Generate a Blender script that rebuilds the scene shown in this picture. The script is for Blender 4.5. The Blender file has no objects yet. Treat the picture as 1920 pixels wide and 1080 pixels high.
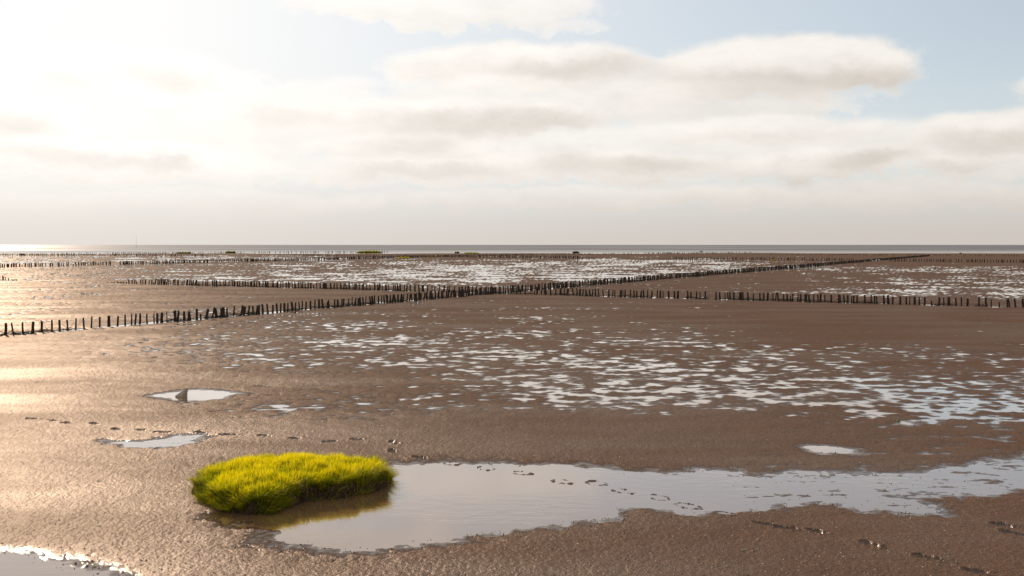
import bpy, bmesh, math, random
import numpy as np
from mathutils import Vector, Matrix

random.seed(7)
rng = np.random.default_rng(11)
scene = bpy.context.scene
col = scene.collection
R = math.radians

# ------------------------------------------------------------------ camera
F = 1900.0            # focal length in photo pixels (1920 wide)
H = 4.2               # eye height above the mud (standing on the dike)
HZ = 459.0            # horizon row in the photo
cam_d = bpy.data.cameras.new('camera')
cam_d.sensor_width = 36.0
cam_d.lens = 36.0 * F / 1920.0
cam_d.shift_y = -(540.0 - HZ) / 1920.0
cam_d.clip_start = 0.2
cam_d.clip_end = 90000.0
cam = bpy.data.objects.new('camera', cam_d)
col.objects.link(cam)
cam.location = (0, 0, H)
cam.rotation_euler = (R(90), 0, 0)
scene.camera = cam

def gp(X, Y, z=0.0):
    """where a sight line meets the level z: photo position -> place on the flat"""
    d = F * (H - z) / (Y - HZ)
    return Vector(((X - 960.0) / F * d, d, z))

# ------------------------------------------------------------------ light
SUN_AZ = -31.0        # degrees, left of the view axis
SUN_EL = 22.5
sx = math.sin(R(SUN_AZ)) * math.cos(R(SUN_EL))
sy = math.cos(R(SUN_AZ)) * math.cos(R(SUN_EL))
sz = math.sin(R(SUN_EL))
sun_dir = Vector((sx, sy, sz))
sd = bpy.data.lights.new('sun', 'SUN')
sd.energy = 5.0
sd.angle = R(1.2)
sd.color = (1.0, 0.80, 0.63)
so = bpy.data.objects.new('sun', sd)
col.objects.link(so)
so.rotation_euler = (-sun_dir).to_track_quat('-Z', 'Y').to_euler()

scene.view_settings.view_transform = 'Standard'
scene.view_settings.look = 'None'
scene.view_settings.exposure = 0.0
scene.view_settings.gamma = 1.0
scene.view_settings.use_curve_mapping = False
scene.render.engine = 'CYCLES'
scene.cycles.max_bounces = 4
scene.cycles.diffuse_bounces = 3

# ------------------------------------------------------------------ node helper
class NB:
    def __init__(self, tree):
        self.t = tree
    def new(self, typ, **kw):
        n = self.t.nodes.new(typ)
        for k, v in kw.items():
            setattr(n, k, v)
        return n
    def put(self, sock, v):
        if isinstance(v, bpy.types.NodeSocket):
            self.t.links.new(v, sock)
        else:
            if sock.type == 'RGBA' and len(v) == 3:
                v = (*v, 1.0)
            sock.default_value = v
    def m(self, op, a, b=0.0, c=0.0, clamp=False):
        n = self.new('ShaderNodeMath', operation=op, use_clamp=clamp)
        self.put(n.inputs[0], a); self.put(n.inputs[1], b); self.put(n.inputs[2], c)
        return n.outputs[0]
    def add(self, a, b): return self.m('ADD', a, b)
    def sub(self, a, b): return self.m('SUBTRACT', a, b)
    def mul(self, a, b): return self.m('MULTIPLY', a, b)
    def div(self, a, b): return self.m('DIVIDE', a, b)
    def step(self, v, lo, hi, o0=0.0, o1=1.0):
        n = self.new('ShaderNodeMapRange', interpolation_type='SMOOTHSTEP')
        self.put(n.inputs[0], v); self.put(n.inputs[1], lo); self.put(n.inputs[2], hi)
        self.put(n.inputs[3], o0); self.put(n.inputs[4], o1)
        return n.outputs[0]
    def vec(self, x, y, z):
        n = self.new('ShaderNodeCombineXYZ')
        self.put(n.inputs[0], x); self.put(n.inputs[1], y); self.put(n.inputs[2], z)
        return n.outputs[0]
    def noise(self, v, scale, detail=4.0, rough=0.55, w=None):
        n = self.new('ShaderNodeTexNoise')
        if w is not None:
            n.noise_dimensions = '4D'; n.inputs['W'].default_value = w
        if v is not None: self.put(n.inputs['Vector'], v)
        n.inputs['Scale'].default_value = scale
        n.inputs['Detail'].default_value = detail
        n.inputs['Roughness'].default_value = rough
        return n.outputs[0]
    def mix(self, f, a, b):
        n = self.new('ShaderNodeMix', data_type='RGBA')
        self.put(n.inputs[0], f); self.put(n.inputs[6], a); self.put(n.inputs[7], b)
        return n.outputs[2]
    def scalec(self, c, f):
        n = self.new('ShaderNodeVectorMath', operation='SCALE')
        self.put(n.inputs[0], c); self.put(n.inputs[3], f)
        return n.outputs[0]
    def addc(self, a, b):
        n = self.new('ShaderNodeVectorMath', operation='ADD')
        self.put(n.inputs[0], a); self.put(n.inputs[1], b)
        return n.outputs[0]

# ------------------------------------------------------------------ sky
world = bpy.data.worlds.new('World')
scene.world = world
world.use_nodes = True
wt = world.node_tree
wt.nodes.clear()
B = NB(wt)
out = B.new('ShaderNodeOutputWorld')
bg = B.new('ShaderNodeBackground')
wt.links.new(bg.outputs[0], out.inputs[0])
sky = B.new('ShaderNodeTexSky', sky_type='NISHITA')
sky.sun_disc = False
sky.sun_elevation = R(SUN_EL)
sky.sun_rotation = R(SUN_AZ)
sky.air_density = 1.0
sky.dust_density = 0.5
sky.ozone_density = 1.0
STR = 0.1
bg.inputs[1].default_value = STR

tc = B.new('ShaderNodeTexCoord')
sep = B.new('ShaderNodeSeparateXYZ')
wt.links.new(tc.outputs['Generated'], sep.inputs[0])
dx, dy, dz = sep.outputs
az = B.m('ARCTAN2', dx, dy)
el = B.m('ARCSINE', dz)

def px_ae(X, Y):
    a = math.atan((X - 960.0) / F)
    return a, math.atan((HZ - Y) / F * math.cos(a))

# single cumulus banks: centre, half width, half height above and below, weight (photo measure)
CLOUDS = [
    (985, 130, 245, 52, 46, 1.05), (1455, 138, 225, 66, 48, 1.15), (1630, 140, 90, 50, 45, .6),
    (860, 228, 300, 46, 30, 1.05), (1420, 248, 230, 36, 26, .95), (560, 225, 200, 46, 36, .9),
    (780, 285, 200, 42, 34, 1.0), (800, 325, 260, 30, 26, .9),
    (1130, 314, 280, 34, 30, 1.0), (1570, 306, 190, 38, 26, 1.0),
    (1900, 258, 210, 52, 40, 1.05), (1800, 318, 170, 32, 24, .85),
    (840, 16, 330, 50, 44, .85), (1070, 52, 105, 22, 20, .6),
    (230, 152, 250, 62, 55, 1.05), (30, 245, 170, 46, 40, 1.0), (190, 305, 300, 46, 36, 1.0),
    (400, 330, 260, 36, 30, .7), (1080, 375, 520, 30, 26, .8), (1650, 370, 460, 34, 26, .85), (350, 380, 520, 32, 28, .7),
    (560, -120, 330, 60, 45, .95), (1150, -210, 240, 40, 35, .8),
    (1240, 150, 190, 46, 60, .9), (1330, 188, 330, 44, 44, .85), (1330, 285, 620, 72, 72, .85), (330, 245, 560, 110, 100, .8), (640, 168, 180, 40, 40, .6), (960, 175, 260, 40, 40, .8),
    (-350, 120, 300, 60, 45, 1.0), (2300, 150, 280, 60, 40, 1.0), (2420, 300, 300, 40, 25, .9),
]
# the thick, shaded hearts of those banks
CORES = [
    (1080, 130, 170, 24, 24, 1.0), (1440, 158, 170, 36, 24, .85), (1640, 150, 75, 30, 20, .75),
    (880, 226, 220, 24, 18, 1.0), (1030, 220, 80, 24, 18, .55), (525, 220, 80, 18, 14, .6),
    (775, 272, 95, 22, 16, .9), (800, 320, 150, 16, 12, .95), (1210, 308, 150, 18, 14, .85), (1050, 300, 70, 22, 18, .5),
    (1605, 298, 80, 20, 14, 1.0), (1800, 312, 70, 14, 10, .8), (1890, 262, 130, 24, 16, .75), (1440, 254, 200, 16, 12, .5),
    (315, 146, 75, 22, 16, .9), (120, 148, 60, 16, 12, .5), (35, 236, 65, 22, 16, .9), (140, 294, 150, 18, 12, .9), (330, 312, 55, 14, 10, .7),
    (1480, 338, 140, 14, 10, .5), (1720, 348, 200, 16, 12, .5),
    (560, -110, 220, 28, 24, .6), (-350, 130, 200, 30, 24, .7), (2300, 160, 180, 30, 22, .8), (2420, 305, 200, 22, 15, .7),
]
v = B.vec(az, B.mul(el, 1.5), 0.0)
n1 = B.sub(B.noise(v, 10.0, 6.0, .6, 1.3), .5)
n2 = B.sub(B.noise(v, 14.0, 6.0, .6, 7.7), .5)
n3 = B.sub(B.noise(v, 30.0, 6.0, .66, 3.1), .5)

def cores(a, e, items):
    a2 = B.add(a, B.mul(n1, .09))
    e2 = B.add(e, B.add(B.mul(n2, .030), B.mul(n3, .024)))
    tot = None
    for X, Y, w, ht, hb, k in items:
        a0, e0 = px_ae(X, Y)
        da = B.div(B.sub(a2, a0), w / F)
        de = B.div(B.sub(e2, e0), .5 * (ht + hb) / F)
        q = B.m('MULTIPLY_ADD', da, da, B.mul(de, de))
        g = B.mul(B.m('EXPONENT', B.mul(q, -1.0)), k)
        tot = g if tot is None else B.add(tot, g)
    # the open cloud field overhead and all round
    inv = B.div(1.0, B.add(B.m('SINE', e), .12))
    pv = B.vec(B.mul(B.m('SINE', a), inv), B.mul(B.m('COSINE', a), inv), 0.0)
    fld = B.noise(pv, .9, 5.0, .58)
    over = B.step(e, .22, .40)
    side = B.step(B.m('ABSOLUTE', a), .62, .80)
    fld = B.mul(B.step(fld, .44, .66), B.m('MAXIMUM', over, side))
    tot = B.add(tot, B.mul(B.step(fld, .5, 1.0), .6))
    return B.add(tot, B.add(B.mul(n3, .55), B.mul(n1, .20))), fld

def layers(a, e, items):
    """cloud banks one over the other, the higher ones behind: cover and how sunlit (1 crest, 0 base)"""
    a2 = B.add(a, B.mul(n1, .13))
    e2 = B.add(e, B.add(B.mul(n2, .038), B.mul(n3, .024)))
    rough = B.add(B.mul(n3, .58), B.mul(n2, .34))
    A, L = 0.0, 1.0
    for X, Y, w, ht, hb, k in sorted(items, key=lambda c: c[1]):
        a0, e0 = px_ae(X, Y)
        da = B.div(B.sub(a2, a0), w / F)
        de = B.sub(e2, e0)
        up = B.div(B.m('MAXIMUM', de, 0.0), ht / F)
        dn = B.div(B.m('MINIMUM', de, 0.0), hb / F)
        q = B.m('MULTIPLY_ADD', da, da, B.m('MULTIPLY_ADD', up, up, B.mul(dn, dn)))
        g = B.add(B.mul(B.m('EXPONENT', B.mul(q, -1.0)), k), rough)
        ai = B.mul(B.step(g, .30, .56), min(k, 1.0))
        ti = B.step(B.add(B.div(de, ht / F), B.mul(n3, 1.1)), -.75, .80)
        L = B.add(B.mul(L, B.sub(1.0, ai)), B.mul(ti, ai)) if not isinstance(L, float) else B.add(B.sub(1.0, ai), B.mul(ti, ai))
        A = B.sub(1.0, B.mul(B.sub(1.0, A), B.sub(1.0, ai)))
    return A, L
A_, L_ = layers(az, el, CLOUDS)
CORES = [(X, Y, w * 1.05, ht * 1.15, hb * 1.15, k) for X, Y, w, ht, hb, k in CORES]
D1, D0 = cores(az, el, CORES)
mott = B.noise(B.vec(az, B.mul(el, 2.6), 0.0), 16.0, 4.0, .6)
alpha = B.m('MAXIMUM', A_, D0)
shade = B.m('ADD', B.mul(B.sub(1.0, L_), .42), B.mul(B.step(D1, .05, 1.0), .62), clamp=True)

# angle to the sun: forward scattering through thin cloud and haze
dot = B.add(B.add(B.mul(dx, sx), B.mul(dy, sy)), B.mul(dz, sz))
dot = B.m('MAXIMUM', dot, 0.0)
g_wide = B.m('POWER', dot, 4.0)
g_tight = B.m('POWER', dot, 12.0)
halo = B.add(B.mul(g_wide, .15), B.mul(g_tight, .20))

INV = 1.0 / STR
sky_c = B.scalec(sky.outputs[0], 1.0)
sky_c = B.mix(B.m('MINIMUM', B.add(B.add(.44, B.mul(g_wide, .54)), B.step(el, .0, .20, .34, 0.0)), .95), sky_c, B.mix(g_wide, (.72 * INV, .76 * INV, .79 * INV), (.77 * INV, .755 * INV, .735 * INV)))            # thin high veil over the blue
clear = B.addc(sky_c, B.scalec((INV * .97, INV * .96, INV * .95), B.mul(halo, .8)))
shade = B.mul(shade, B.m('MAXIMUM', B.sub(1.0, B.mul(halo, .8)), .4))
lit = B.mix(shade, (.93 * INV, .875 * INV, .815 * INV), (.64 * INV, .578 * INV, .51 * INV))
lit = B.scalec(lit, B.step(mott, .30, .66, .95, 1.03))
lit = B.addc(lit, B.scalec((INV, INV * .985, INV * .96), halo))
cl = B.mix(B.mul(alpha, .93), clear, lit)
# haze belt on the horizon
hz = B.step(el, .0, .085, 1.0, 0.0)
belt = B.addc((.60 * INV, .548 * INV, .50 * INV), B.scalec((INV, INV * .985, INV * .97), B.mul(halo, 1.1)))
fin = B.mix(B.mul(hz, .96), cl, belt)
# below the horizon: the grey brown of the flats
fin = B.mix(B.step(el, -.03, -.004, 1.0, 0.0), fin, (.2 * INV, .16 * INV, .13 * INV))
wt.links.new(fin, bg.inputs[0])
world.cycles.sampling_method = 'MANUAL'
world.cycles.sample_map_resolution = 1024

# ------------------------------------------------------------------ noise (numpy)
PERM = rng.permutation(8192)
GA = rng.random(8192) * 2 * np.pi
GX, GY = np.cos(GA), np.sin(GA)
def pn(x, y, seed=0):
    xi = np.floor(x).astype(np.int64); yi = np.floor(y).astype(np.int64)
    xf = x - xi; yf = y - yi
    def g(ix, iy, fx, fy):
        k = PERM[(PERM[(ix + seed * 131) & 8191] + iy) & 8191]
        return GX[k] * fx + GY[k] * fy
    u = xf * xf * xf * (xf * (xf * 6 - 15) + 10)
    v = yf * yf * yf * (yf * (yf * 6 - 15) + 10)
    a = g(xi, yi, xf, yf); b = g(xi + 1, yi, xf - 1, yf)
    c = g(xi, yi + 1, xf, yf - 1); d = g(xi + 1, yi + 1, xf - 1, yf - 1)
    return ((a + (b - a) * u) * (1 - v) + (c + (d - c) * u) * v) * 3.6   # about unit variance

def sstep(x, a, b):
    t = np.clip((x - a) / (b - a), 0, 1)
    return t * t * (3 - 2 * t)

def sdf(poly, x, y):
    """signed distance to a polygon, negative inside"""
    d2 = np.full(x.shape, 1e12); inside = np.zeros(x.shape, bool)
    n = len(poly)
    for i in range(n):
        ax, ay = poly[i]; bx, by = poly[(i + 1) % n]
        ex, ey = bx - ax, by - ay
        wx, wy = x - ax, y - ay
        t = np.clip((wx * ex + wy * ey) / (ex * ex + ey * ey + 1e-12), 0, 1)
        d2 = np.minimum(d2, (wx - t * ex) ** 2 + (wy - t * ey) ** 2)
        c = (ay > y) != (by > y)
        if abs(by - ay) > 1e-9:
            inside ^= c & (x < (bx - ax) * (y - ay) / (by - ay) + ax)
    d = np.sqrt(d2)
    return np.where(inside, -d, d)

def wpoly(pts):
    return [(gp(X, Y).x, gp(X, Y).y) for X, Y in pts]

# ------------------------------------------------------------------ plan of the flat
POOL = wpoly([(700, 884), (745, 875), (800, 870), (868, 867), (950, 868), (1010, 873), (1080, 870), (1120, 878),
    (1200, 888), (1280, 886), (1340, 881), (1440, 890), (1520, 884), (1600, 891), (1690, 886), (1760, 880),
    (1840, 868), (1920, 856), (2050, 845), (2150, 860), (2050, 890), (1920, 912), (1860, 925), (1800, 932), (1740, 926), (1680, 932),
    (1715, 946), (1755, 962), (1700, 967), (1620, 957), (1560, 944), (1500, 942), (1420, 955), (1345, 962), (1290, 966),
    (1240, 956), (1185, 953), (1150, 967), (1090, 979), (1000, 990), (900, 1000), (830, 1016), (760, 1022),
    (700, 1031), (640, 1035), (580, 1029), (520, 1013), (470, 988), (425, 966), (480, 940), (600, 915)])
CORNER = wpoly([(-300, 1025), (-60, 1030), (0, 1038), (60, 1042), (110, 1048), (142, 1058), (180, 1069), (225, 1082),
    (260, 1110), (180, 1160), (-60, 1180), (-300, 1130)])
ROCKP = wpoly([(292, 742), (330, 735), (370, 731), (420, 733), (440, 738), (412, 746), (372, 751), (330, 751)])
SMALL1 = wpoly([(1512, 839), (1550, 836), (1600, 843), (1592, 850), (1545, 850)])
SMALL2 = wpoly([(205, 827), (250, 828), (290, 829), (322, 818), (372, 816), (378, 822), (360, 831), (305, 838), (240, 838)])

DRY = [(0,1000,3),(400,1060,3),(800,1060,3),(1200,1040,3),(1700,1040,3),(1920,990,3),(-200,900,3),(100,900,3),(250,870,3),
    (300,790,3),(100,780,3),(100,700,3),(0,650,3),(250,700,3),(600,800,3),(900,800,3),(1200,820,3),(1500,815,3),(1500,860,3),
    (1700,830,3),(1000,778,3),(1300,795,3),(1550,800,3),(1900,822,2.6),(1780,850,1.0),(1880,848,.6),(1640,868,1.2),(1700,872,1.0),
    (450,715,3),(600,715,3),(750,725,2.8),(500,735,2.8),(250,735,3),(590,757,.6),(700,752,.4),(800,748,.3),(510,745,1.2),
    (900,730,.3),(1000,740,.2),(1100,738,.4),(1250,745,.3),(1400,760,.4),(1550,768,.5),(1660,783,.5),(1750,775,.2),(1900,783,.2),
    (1850,740,.2),(1700,740,.3),(1500,735,.4),(1300,725,.4),(900,690,.5),(1050,690,.4),(1200,700,.5),(1350,700,.7),(1500,700,.7),
    (1700,700,.9),(1850,700,.9),(700,680,.5),(560,680,.9),(430,685,1.2),(750,655,.5),(620,650,.8),(480,640,.9),(350,650,1.6),
    (200,648,1.9),(900,650,.9),(1050,650,1.2),(1200,660,1.1),(1500,665,1.2),(1800,665,1.3),(450,620,1.1),(600,610,1.3),
    (750,605,1.2),(900,600,1.3),(1100,600,1.5),(1300,620,1.6),(1500,620,2.2),(1700,620,2.3),(1900,620,2.3),(1200,580,2.0),
    (1500,590,2.6),(1800,600,2.5),(850,575,1.8),(1000,580,1.9),(100,640,2.8),(300,625,2.5),(100,560,2.0),(300,560,1.8),
    (300,580,1.7),(500,565,2.1),(100,590,1.9),(700,555,2.6),(200,540,2.0),(50,540,1.9),(150,515,1.25),(50,510,1.3),(400,510,1.0),
    (600,520,.5),(700,510,.4),(850,520,.3),(850,500,.3),(1000,500,.3),(1050,520,.3),(950,540,1.2),(1150,505,.4),(1250,495,.5),
    (1350,500,.8),(700,495,1.0),(500,500,1.3),(300,505,1.15),(100,488,.7),(300,485,.7),(500,480,.8),(700,478,2.2),(900,479,2.4),
    (1200,480,1.6),(1300,478,2.8),(1600,478,2.6),(1200,545,2.4),(1400,535,2.0),(1500,545,1.2),(1600,550,.9),(1750,545,.6),
    (1900,550,.6),(1700,525,.8),(1900,525,1.0),(1650,510,1.0),(1800,505,.7),(1900,508,.8),(1550,515,1.8),(1450,525,2.3),
    (1700,495,2.5),(1900,497,1.9),(1600,566,2.3),(1300,556,2.2),(1900,585,2.6)]
DRY = np.array(DRY, float)
def dryness(X, Y):
    num = np.zeros(X.shape); den = np.zeros(X.shape)
    L = np.log(np.maximum(Y - HZ, 3.0))
    for a, b, v in DRY:
        q = ((X - a) / 230.0) ** 2 + (9.0 * (L - math.log(b - HZ))) ** 2
        w = np.exp(-q * 1.6) + 1e-4 / (q + .3) ** 2
        num += w * v; den += w
    return num / den

# the two post rows that matter for the ground (scour along their feet)
A0, A1 = gp(-260, 652.3), gp(1742, 480.6)
B0, B1 = gp(-30, 524.7), gp(2000, 579.3)

# footprints: a trail of boot marks across the flat: (X, Y, heading jitter)
TRAIL = [(60,787),(98,790),(126,795),(176,796),(217,806),(263,808),(305,812),(375,812),(427,817),(497,819),(553,824),(617,830),
    (668,826),(739,832),(735,848),(787,860),(848,869),(912,878),(978,887),(1055,903),(1118,906),(1170,921),(1235,933),(1291,949),
    (1362,964),(1432,985),(1470,993),(1530,1000),(1632,1024),(1735,1048),(1830,1075),(1925,1098),(1880,988),(1899,1003)]

def line_dist(x, y, P, Q):
    ex, ey = Q.x - P.x, Q.y - P.y
    L = math.hypot(ex, ey)
    t = np.clip(((x - P.x) * ex + (y - P.y) * ey) / L, 0, L)
    return np.hypot(x - P.x - t * ex / L, y - P.y - t * ey / L)

def mud_height(x, y, X, Y, D):
    ln = np.log(y)
    w1 = 1 - .75 * sstep(y, 40, 140)
    w2 = .50 + .4 * sstep(y, 35, 130)
    w3 = .15 + .8 * sstep(y, 110, 300)
    n = (w1 * pn(x / .92, y / .80, 1) + w2 * pn(x / 5.6, y / 4.6, 2) + w3 * pn(x / 17, y / 22, 3)) / np.sqrt(w1**2 + w2**2 + w3**2)
    n = .74 * n + .54 * pn(x / .45, y / .38, 4) + .36 * pn(x / .24, y / .22, 5)
    n = np.clip(n, -2.3, 2.6)
    D = D + .03 * (1 - sstep(y, 90, 220))
    hh = n * (1 - .55 * sstep(D, 2.2, 3.0)) + D
    hh = np.where(hh > .7, .7 + (hh - .7) * .42, hh)          # bare mud is nearly level, the puddles are shallow pans in it
    h = .019 * hh
    # low swells of the bare mud
    h += .004 * pn(x / 7, y / 6, 6) * sstep(D, 1.5, 3)
    near = y < 36
    xn, yn = x[near], y[near]
    hn = h[near]
    rag = .10 * pn(xn / .8, yn / .8, 7) + .085 * pn(xn / .3, yn / .3, 8) + .05 * pn(xn / .11, yn / .11, 9)
    for poly, slope, deep in ((POOL, .055, .028), (CORNER, .06, .05), (ROCKP, .05, .03), (SMALL1, .05, .02), (SMALL2, .07, .008)):
        s = sdf(poly, xn, yn) + rag * (1.0 if poly is POOL else .55)
        tgt = np.where(s < 0, np.maximum(s * slope, -deep), s * slope)
        if poly is POOL:
            shal = sstep(xn, 1.6, 5.0)
            bed = -.0105 + .0115 * (pn(xn / .9, yn / .35, 12) * .7 + pn(xn / .28, yn / .14, 13) * .55 + pn(xn / .1, yn / .07, 14) * .35)
            tgt = np.where((s < 0), np.maximum(tgt, tgt * (1 - shal) + np.maximum(tgt, bed) * shal), tgt)
        if poly is SMALL2:
            tgt = tgt + .004 * pn(xn / .3, yn / .3, 15)
        hn = np.minimum(hn, tgt)
    # granular mud: crumbs of a few centimetres
    dryk = sstep(hn, -.002, .02) * sstep(yn, 9.5, 12.5)
    hn = hn + dryk * (.0020 * pn(xn / .10, yn / .12, 20) + .0018 * pn(xn / .055, yn / .075, 21) + .002 * pn(xn / .5, yn / .5, 22))
    # boot marks
    pts = [gp(a, b) for a, b in TRAIL]
    for i, p in enumerate(pts):
        q = pts[min(i + 1, len(pts) - 1)]; o = pts[max(i - 1, 0)]
        th = math.atan2(q.y - o.y, q.x - o.x) + random.uniform(-.3, .3)
        if i >= len(pts) - 2: th = -.7
        m = (np.abs(xn - p.x) < .6) & (np.abs(yn - p.y) < .6)
        if not m.any(): continue
        ux = (xn[m] - p.x) * math.cos(th) + (yn[m] - p.y) * math.sin(th)
        vx = -(xn[m] - p.x) * math.sin(th) + (yn[m] - p.y) * math.cos(th)
        k = random.uniform(.85, 1.2)
        jag = .16 * pn(xn[m] / .09, yn[m] / .09, 30)
        waist = 1 + .22 * np.cos(ux / .155 * 2.2 + .4)
        r = np.sqrt((ux / (.165 * k)) ** 2 + (vx / (.088 / waist)) ** 2) + jag
        base = hn[m]
        dep = np.where(r < 1, -.085 * k * (1 - r ** 5), 0) * (1 + .35 * np.sin(ux * 24 + i))
        rim = np.exp(-((r - 1.22) / .13) ** 2) * np.clip(.80 + .32 * pn(xn[m] / .14, yn[m] / .14, 31 + i % 5), 0, 1.3)
        in_pool = np.median(base) < .006
        if in_pool:
            r2 = np.sqrt((ux / (.20 * k)) ** 2 + (vx / .125) ** 2) + jag * .6
            rim = np.exp(-((r2 - 1.0) / .24) ** 2) * np.clip(.86 + .26 * pn(xn[m] / .14, yn[m] / .14, 31 + i % 5), 0, 1.15)
            hn[m] = np.maximum(np.where(r2 < .8, base - .01, base), -.03 + .046 * rim)
        else:
            hn[m] = np.where(r < 1.0, base * .6 + dep, base) + .017 * k * rim
    h[near] = hn
    # scour and puddles along the feet of the post rows
    for P, Q, k in ((A0, A1, .05), (B0, B1, .035)):
        dl = line_dist(x, y, P, Q)
        h -= k * np.exp(-(dl / .55) ** 2) * np.clip(.55 + .5 * pn(x / 1.1, y / 1.1, 40), 0, 1.4)
    # the mud dips below the sea, a long sand bar lies far out
    h -= np.maximum(y - 505 - 25 * pn(x / 90, y * 0 + .5, 41), 0) * .004
    s0, s1 = gp(-700, 466.2), gp(222, 465.9)
    bar = np.exp(-((y - 1140 - .1 * x) / 45.0) ** 2) * sstep(-x, -gp(215, 466).x - 5, -gp(120, 466).x)
    h = np.maximum(h, -.8) + bar * 1.3
    return h

# ------------------------------------------------------------------ materials
def material(name):
    m = bpy.data.materials.new(name)
    m.use_nodes = True
    m.node_tree.nodes.clear()
    b = NB(m.node_tree)
    o = b.new('ShaderNodeOutputMaterial')
    return m, b, o

def principled(b, o, color, rough, ior=1.45, bump=None, spec=None):
    p = b.new('ShaderNodeBsdfPrincipled')
    b.put(p.inputs['Base Color'], color)
    b.put(p.inputs['Roughness'], rough)
    p.inputs['IOR'].default_value = ior
    if spec is not None: b.put(p.inputs['Specular IOR Level'], spec)
    if bump is not None: b.put(p.inputs['Normal'], bump)
    b.t.links.new(p.outputs[0], o.inputs[0])
    return p

def bump(b, h, dist, strength=1.0, normal=None):
    n = b.new('ShaderNodeBump')
    n.inputs['Strength'].default_value = strength
    n.inputs['Distance'].default_value = dist
    b.put(n.inputs['Height'], h)
    if normal is not None: b.put(n.inputs['Normal'], normal)
    return n.outputs[0]

def mat_mud():
    m, b, o = material('wet_mud')
    geo = b.new('ShaderNodeNewGeometry')
    pos = geo.outputs['Position']
    s = b.new('ShaderNodeSeparateXYZ'); b.t.links.new(pos, s.inputs[0])
    z = s.outputs[2]
    n_big = b.noise(pos, .22, 4, .6)
    n_mid = b.noise(pos, 2.2, 5, .6)
    n_fine = b.noise(pos, 20.0, 4, .8)
    n_grain = b.noise(pos, 30.0, 3, .75)
    wet = b.step(b.add(z, b.add(b.mul(b.sub(n_mid, .5), .012), b.mul(b.sub(n_fine, .5), .010))), .000, .022, 1.0, 0.0)
    c = b.mix(b.step(n_big, .35, .65), (.114, .047, .018), (.134, .057, .023))
    c = b.mix(b.mul(b.step(n_fine, .42, .62), .85), c, (.053, .022, .010))
    c = b.mix(b.mul(b.step(n_grain, .58, .68), .8), c, (.23, .14, .078))
    c = b.mix(b.mul(wet, .55), c, (.056, .037, .027))
    ro = b.mix(b.step(wet, 0.0, .4), (.50, .50, .50), (.14, .14, .14))
    ro = b.add(ro, b.mul(b.mul(b.sub(n_mid, .5), .16), b.sub(1.0, wet)))
    st2 = b.new('ShaderNodeVectorMath', operation='MULTIPLY'); b.put(st2.inputs[0], pos); st2.inputs[1].default_value = (.10, .30, .3)
    damp = b.step(b.noise(st2.outputs[0], 1.0, 3, .55), .36, .72)      # broad damp bands between drained ones
    ro = b.sub(ro, b.mul(damp, .06))
    c = b.mix(b.mul(damp, .25), c, (.075, .040, .022))
    hgt = b.add(b.mul(n_fine, .75), b.mul(n_grain, .4))
    v = b.new('ShaderNodeTexVoronoi'); b.put(v.inputs['Vector'], pos); v.inputs['Scale'].default_value = 26
    hgt = b.add(hgt, b.mul(v.outputs[0], -.4))
    bs = b.new('ShaderNodeBump'); b.put(bs.inputs['Height'], hgt)
    bs.inputs['Distance'].default_value = .016
    b.put(bs.inputs['Strength'], b.add(.03, b.mul(b.sub(1.0, wet), .97)))
    # crumbly matt mud, with a film of water towards the puddles that mirrors at low angles
    df = b.new('ShaderNodeBsdfDiffuse'); b.put(df.inputs['Color'], c); df.inputs['Roughness'].default_value = .6
    b.put(df.inputs['Normal'], bs.outputs[0])
    gl = b.new('ShaderNodeBsdfGlossy'); b.put(gl.inputs['Roughness'], ro); b.put(gl.inputs['Normal'], bs.outputs[0])
    b.put(gl.inputs['Color'], b.mix(wet, (1.0, .89, .78), (1.0, .97, .93)))    # silt tints the gleam, clear water does not
    fr = b.new('ShaderNodeFresnel'); fr.inputs['IOR'].default_value = 1.33
    fac = b.add(b.add(.062, b.mul(damp, .045)), b.mul(b.mul(b.mul(wet, wet), .75), fr.outputs[0]))
    mx = b.new('ShaderNodeMixShader'); b.put(mx.inputs[0], fac)
    b.t.links.new(df.outputs[0], mx.inputs[1]); b.t.links.new(gl.outputs[0], mx.inputs[2])
    b.t.links.new(mx.outputs[0], o.inputs[0])
    return m

def mat_water():
    m, b, o = material('shallow_water')
    geo = b.new('ShaderNodeNewGeometry'); pos = geo.outputs['Position']
    st = b.new('ShaderNodeVectorMath', operation='MULTIPLY'); b.put(st.inputs[0], pos); st.inputs[1].default_value = (1.0, 1.9, 1.0)
    h1 = b.noise(st.outputs[0], 2.6, 3, .5)
    h2 = b.noise(st.outputs[0], 9.0, 3, .55)
    gust = b.step(b.noise(pos, .30, 2, .5), .42, .62)
    hh = b.add(b.mul(h1, .9), b.mul(h2, .35))
    bs = b.new('ShaderNodeBump'); b.put(bs.inputs['Height'], hh)
    bs.inputs['Distance'].default_value = .006
    sp_ = b.new('ShaderNodeSeparateXYZ'); b.t.links.new(pos, sp_.inputs[0])
    b.put(bs.inputs['Strength'], b.mul(b.add(.12, b.mul(gust, .55)), b.step(sp_.outputs[1], 20, 60, 1.0, .22)))
    c = b.mix(b.noise(pos, .8, 4, .6), (.185, .10, .046), (.14, .078, .038))
    p = principled(b, o, c, .03, 1.333, bs.outputs[0])
    p.inputs['Coat Weight'].default_value = 1.0      # film of water over a smooth, equally mirroring silt bed
    p.inputs['Coat IOR'].default_value = 1.333
    p.inputs['Coat Roughness'].default_value = .02
    b.put(p.inputs['Coat Normal'], bs.outputs[0])
    return m

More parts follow.
